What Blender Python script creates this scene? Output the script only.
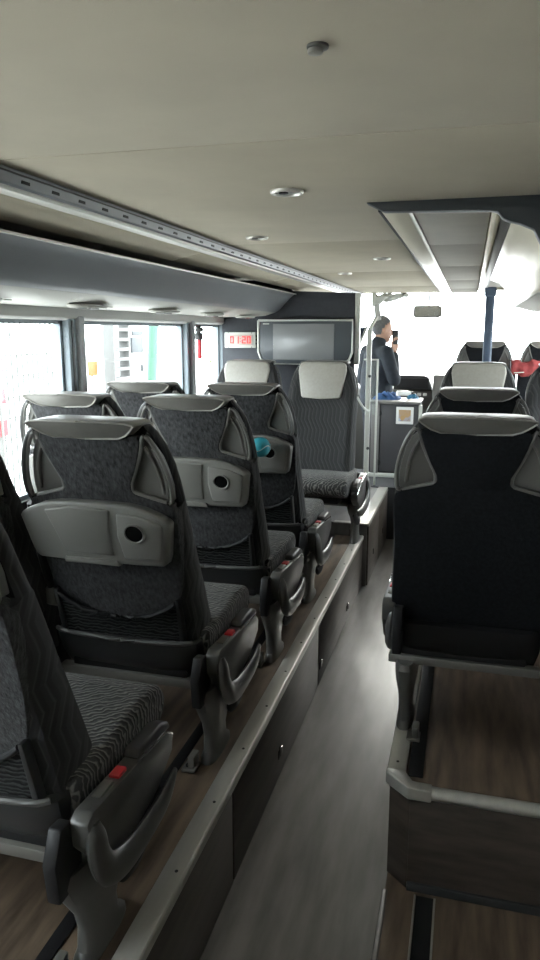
import bpy, bmesh, math, random
from mathutils import Vector, Matrix, Euler
for o in list(bpy.data.objects): bpy.data.objects.remove(o)
scene = bpy.context.scene
COL = scene.collection
R = math.radians
random.seed(7)

# ------------------------------------------------------------ camera, world, exposure
ZC = 1.73
cam_d = bpy.data.cameras.new('camera'); cam = bpy.data.objects.new('camera', cam_d)
COL.objects.link(cam); scene.camera = cam
cam_d.sensor_fit = 'VERTICAL'; cam_d.sensor_height = 36.0; cam_d.lens = 36.0*721/960
cam_d.clip_start = 0.02; cam_d.clip_end = 400
PITCH = math.atan2(148, 721); YAW = math.atan2(201, math.hypot(721, 148))
cam.location = (0, 0, ZC)
cam.rotation_euler = (math.pi/2 - PITCH, 0, YAW)

world = bpy.data.worlds.new('world'); scene.world = world; world.use_nodes = True
bg = world.node_tree.nodes['Background']
bg.inputs['Color'].default_value = (0.93, 0.97, 1.0, 1); bg.inputs['Strength'].default_value = 12.0
sun_d = bpy.data.lights.new('sun', 'SUN'); sun = bpy.data.objects.new('sun', sun_d); COL.objects.link(sun)
sun_d.energy = 6.5; sun_d.angle = R(24); sun_d.color = (1, 0.96, 0.88)
sun.rotation_euler = Vector((-0.03, -0.90, -0.44)).to_track_quat('-Z', 'Y').to_euler()
vs = scene.view_settings
vs.view_transform = 'Standard'; vs.look = 'None'; vs.gamma = 1.0; vs.use_curve_mapping = False
vs.exposure = 0.25

# ------------------------------------------------------------ materials
def new_mat(name):
    m = bpy.data.materials.new(name); m.use_nodes = True
    nt = m.node_tree; b = nt.nodes['Principled BSDF']
    return m, nt, b
def mat(name, col, rough=0.5, metal=0.0, var=0.0, scale=20, bump=0.0, bscale=None, stretch=(1, 1, 1), sheen=0, spec=0.5, coat=0):
    m, nt, b = new_mat(name)
    b.inputs['Base Color'].default_value = (*col, 1); b.inputs['Roughness'].default_value = rough
    b.inputs['Metallic'].default_value = metal; b.inputs['Specular IOR Level'].default_value = spec
    if sheen: b.inputs['Sheen Weight'].default_value = sheen
    if coat: b.inputs['Coat Weight'].default_value = coat
    if var or bump:
        tc = nt.nodes.new('ShaderNodeTexCoord'); mp = nt.nodes.new('ShaderNodeMapping')
        mp.inputs['Scale'].default_value = stretch
        nt.links.new(tc.outputs['Object'], mp.inputs['Vector'])
        n = nt.nodes.new('ShaderNodeTexNoise'); n.inputs['Scale'].default_value = scale; n.inputs['Detail'].default_value = 5
        nt.links.new(mp.outputs['Vector'], n.inputs['Vector'])
        if var:
            rp = nt.nodes.new('ShaderNodeValToRGB')
            rp.color_ramp.elements[0].position = 0.3; rp.color_ramp.elements[1].position = 0.7
            rp.color_ramp.elements[0].color = (*[c*(1-var) for c in col], 1)
            rp.color_ramp.elements[1].color = (*[min(1, c*(1+var)) for c in col], 1)
            nt.links.new(n.outputs['Fac'], rp.inputs['Fac']); nt.links.new(rp.outputs['Color'], b.inputs['Base Color'])
        if bump:
            n2 = n
            if bscale:
                n2 = nt.nodes.new('ShaderNodeTexNoise'); n2.inputs['Scale'].default_value = bscale; n2.inputs['Detail'].default_value = 4
                nt.links.new(mp.outputs['Vector'], n2.inputs['Vector'])
            bp = nt.nodes.new('ShaderNodeBump'); bp.inputs['Strength'].default_value = bump; bp.inputs['Distance'].default_value = 0.004
            nt.links.new(n2.outputs['Fac'], bp.inputs['Height']); nt.links.new(bp.outputs['Normal'], b.inputs['Normal'])
    return m
def emit(name, col, s):
    m, nt, b = new_mat(name)
    b.inputs['Base Color'].default_value = (*col, 1)
    b.inputs['Emission Color'].default_value = (*col, 1); b.inputs['Emission Strength'].default_value = s
    return m
def glass(name, tint=(0.93, 0.96, 0.96), refl=0.06):
    m = bpy.data.materials.new(name); m.use_nodes = True; nt = m.node_tree
    for n in list(nt.nodes): nt.nodes.remove(n)
    out = nt.nodes.new('ShaderNodeOutputMaterial'); mx = nt.nodes.new('ShaderNodeMixShader')
    t = nt.nodes.new('ShaderNodeBsdfTransparent'); g = nt.nodes.new('ShaderNodeBsdfGlossy')
    t.inputs['Color'].default_value = (*tint, 1); g.inputs['Roughness'].default_value = 0.02
    mx.inputs['Fac'].default_value = refl
    nt.links.new(t.outputs[0], mx.inputs[1]); nt.links.new(g.outputs[0], mx.inputs[2]); nt.links.new(mx.outputs[0], out.inputs['Surface'])
    return m
def wave_fabric(name, dark, light, scale=22, rot=(0, 0.5, 0.6), dist=7.0, thin=0.62):
    m, nt, b = new_mat(name)
    b.inputs['Roughness'].default_value = 0.85; b.inputs['Sheen Weight'].default_value = 0.05
    tc = nt.nodes.new('ShaderNodeTexCoord'); mp = nt.nodes.new('ShaderNodeMapping')
    mp.inputs['Rotation'].default_value = rot
    nt.links.new(tc.outputs['Object'], mp.inputs['Vector'])
    w = nt.nodes.new('ShaderNodeTexWave'); w.inputs['Scale'].default_value = scale
    w.inputs['Distortion'].default_value = dist; w.inputs['Detail'].default_value = 1.5; w.inputs['Detail Scale'].default_value = 1.6
    nt.links.new(mp.outputs['Vector'], w.inputs['Vector'])
    rp = nt.nodes.new('ShaderNodeValToRGB')
    rp.color_ramp.elements[0].position = thin; rp.color_ramp.elements[1].position = min(1, thin+0.3)
    rp.color_ramp.elements[0].color = (*dark, 1); rp.color_ramp.elements[1].color = (*light, 1)
    nt.links.new(w.outputs['Fac'], rp.inputs['Fac']); nt.links.new(rp.outputs['Color'], b.inputs['Base Color'])
    bp = nt.nodes.new('ShaderNodeBump'); bp.inputs['Strength'].default_value = 0.5; bp.inputs['Distance'].default_value = 0.004
    nt.links.new(w.outputs['Fac'], bp.inputs['Height']); nt.links.new(bp.outputs['Normal'], b.inputs['Normal'])
    return m
def zigzag_fabric(name, dark, light, period=0.035, amp=0.03, zz=0.085):
    # chains of stretched chevrons running down the backrest, along local x and z
    m, nt, b = new_mat(name); L = nt.links
    b.inputs['Roughness'].default_value = 0.85; b.inputs['Sheen Weight'].default_value = 0.05
    tc = nt.nodes.new('ShaderNodeTexCoord'); sp = nt.nodes.new('ShaderNodeSeparateXYZ'); L.new(tc.outputs['Object'], sp.inputs[0])
    def math_(op, a, bb=None):
        n = nt.nodes.new('ShaderNodeMath'); n.operation = op
        for i, v in enumerate((a, bb)):
            if v is None: continue
            if isinstance(v, (int, float)): n.inputs[i].default_value = v
            else: L.new(v, n.inputs[i])
        return n.outputs[0]
    nz = nt.nodes.new('ShaderNodeTexNoise'); nz.inputs['Scale'].default_value = 9; L.new(tc.outputs['Object'], nz.inputs['Vector'])
    zig = math_('PINGPONG', math_('ADD', sp.outputs['Z'], math_('MULTIPLY', nz.outputs['Fac'], 0.05)), zz/2)
    u = math_('ADD', sp.outputs['X'], math_('MULTIPLY', zig, amp/(zz/2)))
    u = math_('ADD', u, math_('MULTIPLY', sp.outputs['Y'], 0.6))
    f = math_('PINGPONG', u, period/2)
    f = math_('DIVIDE', f, period/2)
    rp = nt.nodes.new('ShaderNodeValToRGB')
    rp.color_ramp.elements[0].position = 0.0; rp.color_ramp.elements[1].position = 0.30
    rp.color_ramp.elements[0].color = (*light, 1); rp.color_ramp.elements[1].color = (*dark, 1)
    L.new(f, rp.inputs['Fac']); L.new(rp.outputs['Color'], b.inputs['Base Color'])
    bp = nt.nodes.new('ShaderNodeBump'); bp.inputs['Strength'].default_value = 0.35; bp.inputs['Distance'].default_value = 0.004
    L.new(f, bp.inputs['Height']); L.new(bp.outputs['Normal'], b.inputs['Normal'])
    return m

M = {}
M['plush'] = mat('plush', (0.026, 0.0262, 0.028), 0.95, var=0.8, scale=95, bump=0.8, bscale=150, sheen=0.12, stretch=(1, 1, 0.55))
M['plush_shaded'] = mat('plush_shaded', (0.009, 0.010, 0.012), 0.95, var=0.3, scale=90, bump=0.4, spec=0.2)  # darkened copy of plush: backlight shade on right seats put into the colour
M['zig'] = zigzag_fabric('zigzag_fabric', (0.011, 0.0113, 0.012), (0.036, 0.036, 0.036), 0.026, 0.020, 0.13)
M['cush'] = wave_fabric('cushion_fabric', (0.022, 0.022, 0.022), (0.15, 0.145, 0.135), 24, (0.0, 0.0, 0.95), 6.5, 0.66)
M['leather'] = mat('leather', (0.33, 0.315, 0.28), 0.38, var=0.06, scale=60, bump=0.15, bscale=220)
M['cap'] = mat('headrest_cap_leather', (0.165, 0.158, 0.142), 0.36, var=0.05, scale=40)
M['tray'] = mat('tray_plastic', (0.185, 0.181, 0.165), 0.42, var=0.04, scale=8)
M['handle'] = mat('handle_plastic', (0.040, 0.040, 0.039), 0.34)
M['recess'] = mat('recess_plastic', (0.155, 0.152, 0.14), 0.33)
M['black'] = mat('black_plastic', (0.010, 0.010, 0.011), 0.5, spec=0.35)
M['hole'] = mat('cup_hole', (0.003, 0.003, 0.003), 0.9, spec=0.05)
M['dark'] = mat('dark_plastic', (0.026, 0.027, 0.028), 0.36)
M['mid'] = mat('mid_plastic', (0.10, 0.098, 0.092), 0.33, var=0.05, scale=10)
M['arm'] = mat('armrest_plastic', (0.075, 0.074, 0.07), 0.35)
M['armpad'] = mat('armrest_pad', (0.035, 0.034, 0.034), 0.45)
M['steel'] = mat('satin_steel', (0.47, 0.455, 0.415), 0.36, 0.5, var=0.08, scale=30, stretch=(1, 0.1, 1))
M['beam'] = mat('painted_beam', (0.16, 0.155, 0.14), 0.4, 0.3)
M['chrome'] = mat('chrome', (0.6, 0.6, 0.58), 0.2, 1.0)
M['red'] = mat('red_plastic', (0.55, 0.02, 0.03), 0.35)
M['net'] = wave_fabric('pocket_net', (0.006, 0.006, 0.007), (0.075, 0.08, 0.078), 26, (0, 1.57, 0), 5.0, 0.55)
M['turq'] = mat('turquoise_rubber', (0.02, 0.28, 0.36), 0.4)
M['ceil'] = mat('ceiling_fabric', (0.50, 0.448, 0.345), 0.9, var=0.05, scale=5, bump=0.08, bscale=300)
M['ceil_grey'] = mat('ceiling_grey_fabric', (0.40, 0.38, 0.34), 0.9, var=0.05, scale=5)
M['rack'] = mat('rack_plastic', (0.24, 0.25, 0.265), 0.42, var=0.04, scale=4)
M['strip'] = mat('satin_strip', (0.62, 0.60, 0.55), 0.30, 0.4)
M['rack_under'] = mat('rack_underside', (0.42, 0.41, 0.37), 0.5)
M['rack_white'] = mat('rack_white_gloss', (0.72, 0.67, 0.54), 0.24)
M['lining'] = mat('wall_lining', (0.46, 0.46, 0.44), 0.7)
M['pillar'] = mat('pillar_plastic', (0.23, 0.27, 0.30), 0.5)
M['pillar2'] = mat('pillar_trim', (0.34, 0.35, 0.36), 0.5)
M['partition'] = mat('partition_fabric', (0.034, 0.037, 0.045), 0.7, var=0.1, scale=40)
M['lowwall'] = mat('lower_wall_carpet', (0.03, 0.03, 0.032), 0.9)
M['aisle'] = mat('aisle_vinyl', (0.185, 0.175, 0.170), 0.34, var=0.32, scale=3.0, bump=0.10, bscale=28, stretch=(5, 0.9, 1))
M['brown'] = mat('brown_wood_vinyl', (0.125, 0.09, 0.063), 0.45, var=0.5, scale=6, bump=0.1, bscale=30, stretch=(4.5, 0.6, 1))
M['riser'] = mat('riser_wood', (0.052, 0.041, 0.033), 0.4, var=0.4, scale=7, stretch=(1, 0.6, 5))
M['white'] = mat('white_paint', (0.75, 0.75, 0.73), 0.45)
M['offwhite'] = mat('offwhite_plastic', (0.55, 0.56, 0.52), 0.45)
M['glass'] = glass('window_glass')
M['shield'] = glass('windscreen_glass', (0.97, 0.98, 0.98), 0.04)
M['screen'] = mat('monitor_screen', (0.24, 0.245, 0.25), 0.2)
M['screen_edge'] = mat('monitor_bezel', (0.075, 0.085, 0.095), 0.3)
M['cab'] = mat('cabinet_laminate', (0.055, 0.054, 0.058), 0.5)
M['cab2'] = mat('cabinet_edge', (0.17, 0.165, 0.16), 0.45)
M['concrete'] = mat('concrete', (0.5, 0.49, 0.47), 0.9, var=0.1, scale=0.6)
M['bluegrey'] = mat('blue_grey_paint', (0.05, 0.075, 0.12), 0.45)
M['bulk'] = mat('bulkhead_plastic', (0.020, 0.025, 0.027), 0.5)

# ------------------------------------------------------------ mesh helpers
def finish(bm, ang=38):
    bmesh.ops.recalc_face_normals(bm, faces=bm.faces)
    me = bpy.data.meshes.new('m'); bm.to_mesh(me); bm.free()
    for p in me.polygons: p.use_smooth = True
    me.set_sharp_from_angle(angle=R(ang))
    return me
def obj(name, me, m=None, parent=None):
    if isinstance(me, bmesh.types.BMesh): me = finish(me)
    if m is not None and len(me.materials) == 0: me.materials.append(M[m] if isinstance(m, str) else m)
    me.name = name
    o = bpy.data.objects.new(name, me); COL.objects.link(o)
    if parent: o.parent = parent
    return o
def empty(name, loc=(0, 0, 0), rz=0):
    o = bpy.data.objects.new(name, None); COL.objects.link(o); o.location = loc; o.rotation_euler = (0, 0, rz)
    o.empty_display_size = 0.1
    return o
def tag(o, label, cat, group=None):
    o['label'] = label; o['category'] = cat
    if group: o['group'] = group
    return o
def struct(o, label=None):
    o['kind'] = 'structure'
    if label: o['label'] = label
    return o
def bevel(bm, w, seg=2, ang=35):
    if w <= 0: return
    es = [e for e in bm.edges if len(e.link_faces) == 2 and e.calc_face_angle(0) > R(ang)]
    bmesh.ops.bevel(bm, geom=es, offset=w, segments=seg, affect='EDGES', profile=0.5, clamp_overlap=True)
def box(x0, x1, y0, y1, z0, z1, bv=0.0, bm=None, seg=2):
    own = bmesh.new()
    vs_ = [own.verts.new((x, y, z)) for x in (x0, x1) for y in (y0, y1) for z in (z0, z1)]
    for f in ((0, 1, 3, 2), (4, 6, 7, 5), (0, 4, 5, 1), (2, 3, 7, 6), (0, 2, 6, 4), (1, 5, 7, 3)):
        own.faces.new([vs_[i] for i in f])
    bmesh.ops.recalc_face_normals(own, faces=own.faces)
    bevel(own, bv, seg)
    if bm is None: return own
    merge(bm, own); return bm
def merge(bm, other, mtx=None):
    me = bpy.data.meshes.new('t'); other.to_mesh(me); other.free()
    if mtx: me.transform(mtx)
    bm.from_mesh(me); bpy.data.meshes.remove(me)
def prism(pts, a, b, mp, bv=0.0, seg=2):
    # pts: 2D outline; a,b: extents along the third direction; mp(u,v,w)->xyz
    bm = bmesh.new()
    A = [bm.verts.new(mp(u, v, a)) for u, v in pts]; B = [bm.verts.new(mp(u, v, b)) for u, v in pts]
    bm.faces.new(A); bm.faces.new(B[::-1]); n = len(pts)
    for i in range(n): bm.faces.new((A[i], B[i], B[(i+1) % n], A[(i+1) % n]))
    bmesh.ops.recalc_face_normals(bm, faces=bm.faces)
    bevel(bm, bv, seg)
    return bm
def loft(rings, cap=True):
    bm = bmesh.new(); V = [[bm.verts.new(p) for p in r] for r in rings]; n = len(rings[0])
    for a, b in zip(V, V[1:]):
        for i in range(n): bm.faces.new((a[i], a[(i+1) % n], b[(i+1) % n], b[i]))
    if cap: bm.faces.new(V[0]); bm.faces.new(V[-1][::-1])
    return bm
def smooth_path(pts, k=4):
    # Catmull-Rom through tuples of any length
    P_ = [pts[0]] + list(pts) + [pts[-1]]; out = []
    for i in range(1, len(P_)-2):
        for j in range(k):
            t = j/k
            out.append(tuple(0.5*((2*b)+(-a+c)*t+(2*a-5*b+4*c-d)*t*t+(-a+3*b-3*c+d)*t**3)
                             for a, b, c, d in zip(P_[i-1], P_[i], P_[i+1], P_[i+2])))
    out.append(tuple(pts[-1])); return out
def tube(path, r, n=10, flat=1.0, ref=(1, 0, 0), bm=None):
    # flat scales the radius across the reference direction
    if not isinstance(r, (list, tuple)): r = [r]*len(path)
    path = [Vector(p) for p in path]; rings = []
    for i, p in enumerate(path):
        t = (path[min(i+1, len(path)-1)]-path[max(i-1, 0)]).normalized()
        u = Vector(ref); u = (u - t*u.dot(t))
        if u.length < 1e-3: u = Vector((0, 1, 0)) - t*t.y
        u.normalize(); v = t.cross(u)
        rings.append([p + u*math.cos(2*math.pi*k/n)*r[i]*flat + v*math.sin(2*math.pi*k/n)*r[i] for k in range(n)])
    b = loft(rings)
    if bm is None: return b
    merge(bm, b); return bm
def disc(c, axis, r, h, n=20, bv=0.0):
    # cylinder from c along axis
    c = Vector(c); a = Vector(axis).normalized()
    u = a.orthogonal().normalized(); v = a.cross(u)
    b = loft([[c + a*t + u*math.cos(2*math.pi*k/n)*r + v*math.sin(2*math.pi*k/n)*r for k in range(n)] for t in (0, h)])
    bmesh.ops.recalc_face_normals(b, faces=b.faces); bevel(b, bv, 2, 60); return b
def sphere(c, r, seg=16, bm=None, sc=(1, 1, 1)):
    b = bmesh.new(); bmesh.ops.create_uvsphere(b, u_segments=seg, v_segments=seg//2+2, radius=r)
    for v in b.verts: v.co = Vector((v.co.x*sc[0], v.co.y*sc[1], v.co.z*sc[2])) + Vector(c)
    if bm is None: return b
    merge(bm, b); return bm

# ------------------------------------------------------------ ground outside
XL, XR = -1.80, 0.90
PZ = 0.36                       # seat platform height over the aisle
g = struct(obj('ground', box(-60, 60, -40, 90, -1.35, -1.25), 'concrete'), 'pale concrete yard outside the coach')

# ------------------------------------------------------------ floors
fl = struct(obj('floor', box(-0.80, -0.12, -2.7, 6.4, -0.04, 0.0), 'aisle'), 'grey wood-look vinyl floor of the sunken aisle')
flr = struct(obj('floor_rear_right', box(-0.17, XR, -2.7, 2.12, -0.03, 0.001), 'brown'), 'brown wood-look vinyl floor beside the aisle')
slot = obj('floor_slot', box(-0.072, -0.02, 0.4, 2.0, 0.0, 0.003), 'black', flr)
for x in (-0.076, -0.016): obj('slot_edge', box(x-0.003, x+0.003, 0.4, 2.0, 0.0, 0.006, 0.001), 'steel', flr)
obj('floor_edging', box(-0.178, -0.160, 0.2, 2.0, 0.0, 0.005, 0.002), 'riser', flr)

pl = struct(obj('floor_platform_left', box(XL, -0.66, -2.7, 4.76, 0.0, PZ-0.002), 'brown'), 'brown wood-look raised floor under the left seats')
# riser panels with seams, latches
edges = [-2.6, -0.9, 0.5, 1.905, 3.25, 4.76]
for a, b in zip(edges, edges[1:]):
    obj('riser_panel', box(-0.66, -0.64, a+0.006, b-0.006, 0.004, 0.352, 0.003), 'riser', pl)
for yy, zz in ((1.1, 0.10), (2.48, 0.105), (3.29, 0.10), (4.12, 0.085)):
    l = obj('latch', box(-0.642, -0.636, yy-0.016, yy+0.016, zz-0.018, zz+0.018, 0.004), 'black', pl)
    obj('latch_lever', box(-0.640, -0.630, yy-0.004, yy+0.012, zz-0.006, zz+0.03, 0.002), 'chrome', pl)
ts = obj('edge_trim', prism([(-0.697, 0.358), (-0.697, 0.366), (-0.640, 0.366), (-0.634, 0.361), (-0.634, 0.338), (-0.640, 0.338), (-0.640, 0.356)],
                           -2.6, 4.76, lambda u, v, w: (u, w, v), 0.0012), 'steel', pl)
sm = finish(disc((0, 0, 0), (0, 0, 1), 0.0048, 0.0016, 10))
for i in range(24): 
    s = obj('screw', sm, 'black', pl); s.location = (-0.660, 0.05+i*0.29, 0.3655)
obj('seat_rail', box(-0.862, -0.826, -2.6, 4.74, PZ-0.001, PZ+0.003, 0.001), 'black', pl)
obj('seat_rail', box(-1.52, -1.49, -2.6, 4.74, PZ-0.001, PZ+0.003, 0.001), 'black', pl)
# higher platform towards the driver
pl2 = struct(obj('floor_platform_front_left', box(XL, -0.615, 4.76, 5.96, 0.0, 0.448), 'aisle'), 'raised front platform floor on the left side')
obj('edge_trim', prism([(-0.68, 0.447), (-0.68, 0.455), (-0.605, 0.455), (-0.60, 0.43), (-0.615, 0.43)], 4.76, 5.96, lambda u, v, w: (u, w, v), 0.001), 'steel', pl2)
obj('edge_trim', box(-0.84, -0.605, 4.735, 4.78, 0.447, 0.456, 0.002), 'steel', pl2)
obj('riser_panel', box(-0.615, -0.602, 4.77, 5.36, 0.004, 0.43, 0.003), 'riser', pl2)
obj('riser_panel', box(-0.615, -0.602, 5.372, 5.95, 0.004, 0.43, 0.003), 'riser', pl2)
for yy in (5.05, 5.62): obj('latch', box(-0.603, -0.597, yy-0.015, yy+0.015, 0.15, 0.19, 0.003), 'black', pl2)
# right platform with its chamfered corner
def chamf(x0, x1, y0, y1, c): return [(x0, y0+c), (x0+c*1.1, y0), (x1, y0), (x1, y1), (x0, y1)]
pr = struct(obj('floor_platform_right', prism(chamf(-0.165, XR, 2.03, 5.5, 0.055), 0.001, PZ-0.002, lambda u, v, w: (u, v, w)), 'brown'), 'brown wood-look raised floor under the right seats')
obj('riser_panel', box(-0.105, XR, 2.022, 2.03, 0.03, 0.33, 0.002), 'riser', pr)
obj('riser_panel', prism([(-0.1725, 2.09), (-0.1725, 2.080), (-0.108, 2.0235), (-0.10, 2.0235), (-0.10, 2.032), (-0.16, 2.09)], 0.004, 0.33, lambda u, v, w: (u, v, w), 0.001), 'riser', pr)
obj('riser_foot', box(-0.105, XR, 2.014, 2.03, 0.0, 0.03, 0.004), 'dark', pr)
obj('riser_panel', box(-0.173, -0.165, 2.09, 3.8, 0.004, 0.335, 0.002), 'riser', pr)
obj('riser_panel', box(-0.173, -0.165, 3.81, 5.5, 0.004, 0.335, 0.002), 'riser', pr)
obj('edge_trim', box(-0.184, -0.125, 2.085, 5.5, 0.335, 0.367, 0.006), 'steel', pr)
obj('edge_trim', prism([(-0.186, 2.10), (-0.186, 2.075), (-0.112, 2.008), (-0.04, 2.008), (-0.04, 2.048), (-0.10, 2.050), (-0.128, 2.10)], 0.325, 0.368, lambda u, v, w: (u, v, w), 0.007), 'steel', pr)
obj('edge_trim', tube([(-0.042, 2.028, 0.347), (XR, 2.028, 0.347)], 0.0205, 12), 'steel', pr)
for yy in (2.14, 2.43, 2.9, 3.4):
    s = obj('screw', sm, 'black', pr); s.location = (-0.155, yy, 0.3665)
obj('seat_rail', box(-0.118, -0.072, 2.08, 5.5, PZ-0.001, PZ+0.004, 0.001), 'black', pr)
pr2 = struct(obj('floor_platform_front_right', box(-0.165, XR, 5.5, 7.3, 0.0, 0.52), 'brown'), 'raised floor under the front right seats')
obj('edge_trim', box(-0.175, -0.13, 5.49, 7.3, 0.515, 0.527, 0.003), 'steel', pr2)
struct(obj('floor_front', box(XL, -0.165, 6.4, 8.9, -0.04, 0.16), 'lowwall'), 'dark floor of the driver area')
struct(obj('floor_driver_platform', box(XL, -0.40, 5.98, 6.75, 0.0, 0.45), 'lowwall'), 'dark raised floor under the driver cabinet')
struct(obj('floor_entry', box(-0.165, XR, 7.3, 8.9, -0.1, 0.0), 'lowwall'), 'dark floor of the front entry')

# ------------------------------------------------------------ walls, windows
def side_wall(name, X, sgn, spans, lab, z0=1.02, z1=1.783):
    # sgn: +1 when the room lies on the +x side of the wall
    Xo = X - sgn*0.07; a, b = min(X, Xo), max(X, Xo)
    w = struct(obj(name, box(a, b, -2.7, 8.9, -0.3, z0), 'lowwall'), lab)
    obj('window_header', prism([(X-sgn*0.07, z1), (X+sgn*0.0, z1), (X+sgn*0.02, z1+0.012), (X+sgn*0.02, z1+0.09), (X-sgn*0.07, z1+0.12)], -2.7, 8.3,
                               lambda u, v, w_: (u, w_, v), 0.004), 'lining', w)
    obj('upper_wall', box(a, b, -2.7, 8.9, z1+0.08, 2.45), 'lining', w)
    obj('blank_panel', box(a, b, -2.7, spans[0][0], z0, z1+0.1), 'lining', w)
    for i in range(len(spans)-1):
        y0, y1 = spans[i][1], spans[i+1][0]
        ym = y0 + (y1-y0)*0.55
        obj('pillar', box(a-0.004, b+0.012, y0, ym, z0, z1+0.02, 0.008), 'pillar', w)
        obj('pillar_trim', box(a-0.002, b+0.03, ym, y1, z0, z1+0.02, 0.01), 'pillar2', w)
        obj('pillar_gasket', box(a+0.005, b+0.016, y0+0.02, y0+0.035, z0, z1), 'dark', w)
    return w, a, b
SL = [(-2.4, -0.75), (-0.6, 1.1), (1.25, 3.03), (3.15, 4.50), (4.60, 5.22), (5.32, 8.3)]
wl, a, b = side_wall('wall_left', XL, 1, SL, 'left side wall of the coach below and between the windows')
SR = [(3.9, 4.85), (5.0, 6.6), (6.8, 8.3)]  # near right windows left out, unseen wall closed to darken right seats and floor
wr, a2, b2 = side_wall('wall_right', XR, -1, SR, 'right side wall of the coach below and between the windows')
wn = 0
for spans, x in ((SL, (a+b)/2), (SR, (a2+b2)/2)):
    for y0, y1 in spans:
        wn += 1
        w = struct(obj('window_%d' % wn, box(x-0.004, x+0.004, y0-0.01, y1+0.01, 1.01, 1.79), 'glass'), 'tinted side window pane')
        for ya, yb, za, zb in ((y0, y1, 1.02, 1.04), (y0, y1, 1.765, 1.783), (y0, y0+0.02, 1.02, 1.783), (y1-0.02, y1, 1.02, 1.783)):
            obj('window_gasket', box(x-0.012, x+0.012, ya, yb, za, zb), 'pillar', w)
struct(obj('wall_rear', box(XL-0.07, XR+0.07, -2.8, -2.7, -0.3, 2.45), 'lining'), 'rear wall of the coach')
wf = struct(obj('wall_front', box(XL-0.07, XR+0.07, 8.85, 8.95, -0.3, 1.10), 'dark'), 'front wall below the windscreen')
obj('header', box(XL-0.07, XR+0.07, 8.28, 8.40, 2.36, 2.50), 'dark', wf)
ws = struct(obj('window_13', prism([(8.88, 1.08), (8.90, 1.08), (8.36, 2.40), (8.34, 2.40)], XL, XR, lambda u, v, w: (w, u, v)), 'shield'), 'wide windscreen over the dashboard')
for x in (XL, XR):
    obj('windscreen_pillar', prism([(8.83, 1.05), (8.95, 1.05), (8.41, 2.42), (8.29, 2.42)], x-0.05, x+0.05, lambda u, v, w: (w, u, v), 0.01), 'dark', ws)

# ------------------------------------------------------------ ceiling
CZ = 2.08
ce = struct(obj('ceiling', box(XL-0.07, XR+0.07, -2.8, 6.9, 2.115, 2.16), 'ceil_grey'), 'ceiling of the coach')
obj('front_ceiling', prism([(6.86, 2.09), (6.9, 2.16), (8.36, 2.46), (8.36, 2.40)], XL, XR, lambda u, v, w: (w, u, v)), 'ceil', ce)
for y0, y1 in ((-2.7, -0.2), (-0.2, 1.40), (1.40, 2.95), (2.95, 4.45), (4.45, 5.9), (5.9, 6.9)):
    x1 = XR if y1 < 2 else -0.262
    if y0 == 1.40:
        obj('ceiling_panel', prism([(-1.0, 1.402), (XR, 1.402), (XR, 2.14), (-0.262, 2.14), (-0.262, 2.948), (-1.0, 2.948)], CZ, 2.115, lambda u, v, w: (u, v, w), 0.0025), 'ceil', ce)
    else:
        obj('ceiling_panel', box(-1.0, x1, y0+0.002, y1-0.002, CZ, 2.115, 0.0025), 'ceil', ce)
    obj('cove_panel', prism([(-1.090, 2.11), (-1.090, 2.054), (-1.232, 2.024), (-1.25, 2.030), (-1.25, 2.11)], y0+0.002, y1-0.002, lambda u, v, w: (u, w, v), 0.002), 'ceil', ce)
for y0, y1 in ((2.14, 3.1), (3.1, 4.1), (4.1, 5.2), (5.2, 6.2), (6.2, 6.9)):
    obj('ceiling_panel', box(-0.183, 0.036, y0+0.002, y1-0.002, 2.072, 2.115, 0.003), 'ceil_grey', ce)
# long ceiling rail on the left: slotted dark channel beside a satin strip
lr = struct(obj('trim_1', prism([(-0.985, 2.10), (-0.985, 2.077), (-0.992, 2.050), (-1.000, 2.046), (-1.006, 2.050), (-1.006, 2.10)], -2.6, 6.88, lambda u, v, w: (u, w, v), 0.001), 'rack'), 'grey slotted rail along the left of the ceiling')
obj('light_strip', prism([(-1.010, 2.10), (-1.010, 2.043), (-1.014, 2.040), (-1.086, 2.049), (-1.090, 2.10)], -2.6, 6.88, lambda u, v, w: (u, w, v), 0.002), 'strip', lr)
obj('channel_lip', box(-0.9905, -0.984, -2.6, 6.88, 2.070, 2.074, 0.001), 'dark', lr)
sl = finish(box(-0.0015, 0.0015, -0.016, 0.016, -0.0035, 0.0035))
for i in range(46):
    s = obj('slot', sl, 'black', lr); s.location = (-0.9896, 0.9+i*0.125, 2.0595)
# long strip light cover at the right
st = struct(obj('trim_2', prism([(-0.262, 2.11), (-0.262, 2.062), (-0.252, 2.058), (-0.193, 2.066), (-0.185, 2.075), (-0.185, 2.11)], 2.14, 6.88, lambda u, v, w: (u, w, v), 0.002), 'rack_white'), 'pale glossy strip cover along the ceiling right of the aisle')
obj('strip_edge', box(-0.270, -0.262, 2.14, 6.88, 2.060, 2.10, 0.002), 'dark', st)
# dark bulkhead frame
bk = [(-0.304, 2.083), (-0.25, 2.056), (0.032, 2.048), (0.052, 2.044), (0.068, 2.025), (0.085, 2.018), (0.112, 2.011), (0.146, 1.996), (0.166, 1.958), (0.20, 1.90), (0.26, 1.86), (XR, 1.86), (XR, 2.083)]
struct(obj('trim_3', prism(bk, 2.10, 2.145, lambda u, v, w: (u, w, v), 0.003), 'bulk'), 'dark bulkhead edge where the right luggage rack begins')
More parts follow.
